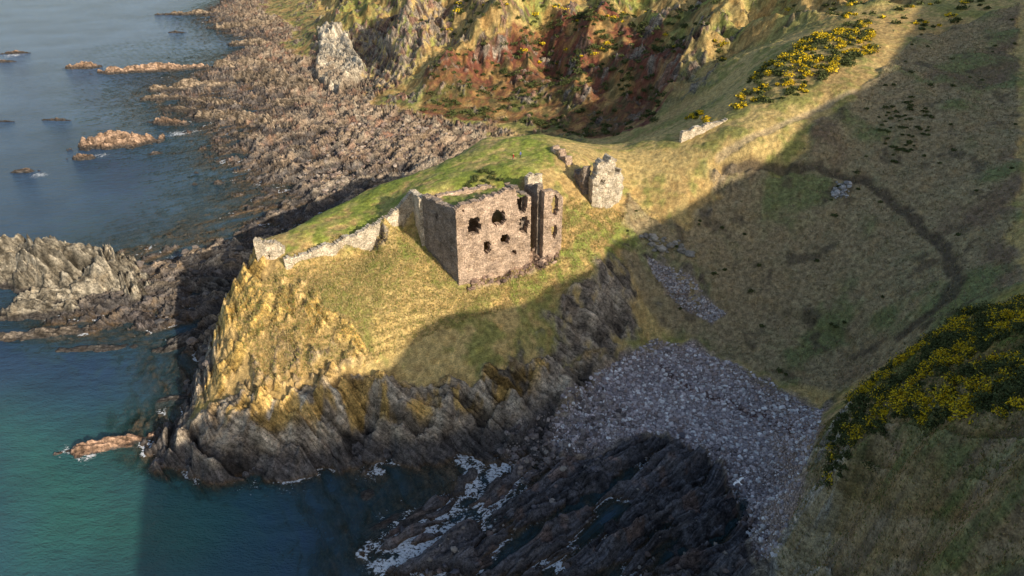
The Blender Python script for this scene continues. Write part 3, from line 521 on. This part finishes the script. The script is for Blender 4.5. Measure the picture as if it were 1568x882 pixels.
# ---------------------------------------------------------------- people
def person(px,py,jac,trs,yaw,seed):
    # first point on the finished ground that the sight line from the camera meets
    v=(CY-py)/F;u=(px-CX)/F;t=np.arange(120,260,.25);X_=t*u;Y_=t*(CP+v*SP);Z_=H-t*(SP-v*CP);g=terrain(X_,Y_);k=int(np.argmax(Z_<=g));x,y,z=float(X_[k]),float(Y_[k]),float(g[k])-.02
    J={0:(0,0,.95,.14,.10),1:(0,0,1.12,.15,.11),2:(0,.01,1.34,.18,.12),3:(0,.01,1.47,.07,.06),4:(0,.03,1.56,.075,.085),5:(0,.03,1.68,.085,.10),6:(0,.02,1.76,.05,.06)}
    V=[J[i] for i in range(7)];E=[(0,1),(1,2),(2,3),(3,4),(4,5),(5,6)]
    for sd in(-1,1):
        b=len(V);st=.16*sd
        V+=[(sd*.10,0,.88,.10,.10),(sd*.11,st*.6+.03,.50,.065,.065),(sd*.11,st-.04,.09,.045,.045),(sd*.12,st+.14,.045,.045,.03)]
        E+=[(0,b),(b,b+1),(b+1,b+2),(b+2,b+3)];b=len(V)
        V+=[(sd*.20,0,1.40,.06,.06),(sd*.26,-st*.5-.02,1.13,.045,.045),(sd*.25,-st+.08,.90,.033,.033),(sd*.25,-st+.13,.83,.035,.02)]
        E+=[(2,b),(b,b+1),(b+1,b+2),(b+2,b+3)];h=b+3
        for k,(dx,L) in enumerate([(-.027,.075),(-.009,.085),(.009,.08),(.027,.06)]):
            c=len(V);V+=[(sd*.25+dx,-st+.155,.79,.009,.009),(sd*.25+dx,-st+.155,.79-L,.008,.008)];E+=[(h,c),(c,c+1)]
        c=len(V);V+=[(sd*.25-sd*.035,-st+.17,.80,.01,.01)];E+=[(h,c)]
    me=bpy.data.meshes.new('body');me.from_pydata([v[:3] for v in V],E,[]);o=bpy.data.objects.new('body',me);bpy.context.scene.collection.objects.link(o)
    o.modifiers.new('skin','SKIN')
    if not len(me.skin_vertices):
        bpy.context.view_layer.objects.active=o;bpy.ops.object.select_all(action='DESELECT');o.select_set(True);bpy.ops.mesh.customdata_skin_add()
    L=me.skin_vertices[0].data
    for i,v in enumerate(V): L[i].radius=(v[3],v[4])
    L[0].use_root=True;ms=o.modifiers.new('sub','SUBSURF');ms.levels=1;ms.render_levels=1
    m=NT('clothing');cr=m.n('ShaderNodeValToRGB');cr.color_ramp.interpolation='CONSTANT'
    gm=m.n('ShaderNodeNewGeometry');sx=m.n('ShaderNodeSeparateXYZ');m.l(gm.outputs['Position'],sx.inputs[0])
    m.l(m.math('DIVIDE',m.math('SUBTRACT',sx.outputs[2],z),2.),cr.inputs[0]);e=cr.color_ramp.elements;e[0].color=(.03,.025,.02,1);e[1].position=.05;e[1].color=trs+(1,)
    for p_,c_ in((.43,jac),(.745,(.5,.32,.24)),(.86,(.06,.04,.025))): k=e.new(p_);k.color=c_+(1,)
    m.l(cr.outputs[0],m.p.inputs['Base Color']);m.p.inputs['Roughness'].default_value=.8
    dg=bpy.context.evaluated_depsgraph_get();me2=bpy.data.meshes.new_from_object(o.evaluated_get(dg));me2.name='body'
    o.modifiers.clear();o.data=me2;me2.materials.clear();me2.materials.append(m.m)
    print('walker',len(me2.vertices),x,y,z,max(v.co.z for v in me2.vertices))
    e=bpy.data.objects.new('walker',None);bpy.context.scene.collection.objects.link(e);o.parent=e;e.location=(x,y,z);e.rotation_euler=(0,0,yaw)
person(786,246,(.75,.03,.04),(.03,.035,.06),2.2,1);person(797,243,(.12,.16,.4),(.05,.05,.05),1.2,2)
# ---------------------------------------------------------------- gull
def gull():
    v=(CY-738)/F;t=62.;c=(t*(1131-CX)/F,t*(CP+v*SP),H-t*(SP-v*CP))
    sp=[(0,-.30,0,.015),(0,-.2,0,.045),(0,-.05,0,.075),(0,.1,.01,.065),(0,.2,.03,.045),(0,.27,.04,.04),(0,.33,.035,.012)]
    V=[];Fc=[];n=12
    for x,y,z,rr in sp:
        for k in range(n): a=k/n*6.283;V.append((x+math.cos(a)*rr,y,z+math.sin(a)*rr))
    for i in range(len(sp)-1):
        for k in range(n): Fc.append((i*n+k,i*n+(k+1)%n,(i+1)*n+(k+1)%n,(i+1)*n+k))
    def m(nm,c_):
        q=NT(nm);q.l(q.mix('MULTIPLY',1.,c_,q.mr(q.noise(20),.3,.7,.85,1.15)),q.p.inputs['Base Color']);return q.m
    wm,gm,bm=m('white_feathers',(.85,.85,.85)),m('grey_feathers',(.78,.79,.8)),m('black_feathers',(.04,.04,.04))
    body=mk('body',V,Fc,wm);ch=[body]
    for sd in(-1,1):
        st=[(0.03,.12,-.06,.02),(.22,.17,-.06,.12),(.42,.13,-.06,.17),(.60,.03,-.08,.13),(.70,-.06,-.12,.10)]
        V=[(sd*a,b,z) for a,b,cc,z in st]+[(sd*a,cc-.02,z) for a,b,cc,z in st];f=[(i,i+1,i+6,i+5) for i in range(3)]
        ch.append(mk('wing',V,f,gm,smooth=True));ch.append(mk('wing_tip',V,[(3,4,9,8)],bm))
    ch.append(mk('tail',[(-.03,-.25,0),(.03,-.25,0),(.09,-.42,0),(-.09,-.42,0)],[(0,1,2,3)],wm));ch.append(mk('beak',[(-.01,.32,.045),(.01,.32,.045),(.0,.32,.025),(0,.39,.03)],[(0,1,3),(1,2,3),(2,0,3)],m('beak',(.6,.4,.05))))
    e=par('gull',ch);e.location=c;e.rotation_euler=(math.radians(-5),math.radians(-22),math.radians(25))
gull()
# ---------------------------------------------------------------- light and camera
sc=bpy.context.scene
w=bpy.data.worlds.new("World");sc.world=w;w.use_nodes=True;t=w.node_tree;bg=t.nodes['Background'];sk=t.nodes.new('ShaderNodeTexSky');sk.sky_type='NISHITA';sk.sun_disc=False
sk.sun_elevation=math.radians(24);sk.sun_rotation=math.atan2(SX,SY);sk.dust_density=1.8;sk.air_density=1.1;sk.altitude=0
t.links.new(sk.outputs[0],bg.inputs[0]);bg.inputs[1].default_value=.145
ld=bpy.data.lights.new('sun','SUN');ld.energy=5.;ld.angle=math.radians(.5);ld.color=(1,.88,.70);lo=bpy.data.objects.new('sun',ld);sc.collection.objects.link(lo)
lo.rotation_euler=Vector((-SX,-SY,-TE)).to_track_quat('-Z','Y').to_euler();lo.location=(150,-150,200)
cd=bpy.data.cameras.new('camera');cd.sensor_width=36;cd.lens=24;cd.clip_start=.5;cd.clip_end=20000;co=bpy.data.objects.new('camera',cd);sc.collection.objects.link(co)
co.location=(0,0,H);co.rotation_euler=(math.pi/2-PT,0,0);sc.camera=co
sc.view_settings.view_transform='Standard';sc.view_settings.look='None';sc.view_settings.exposure=0
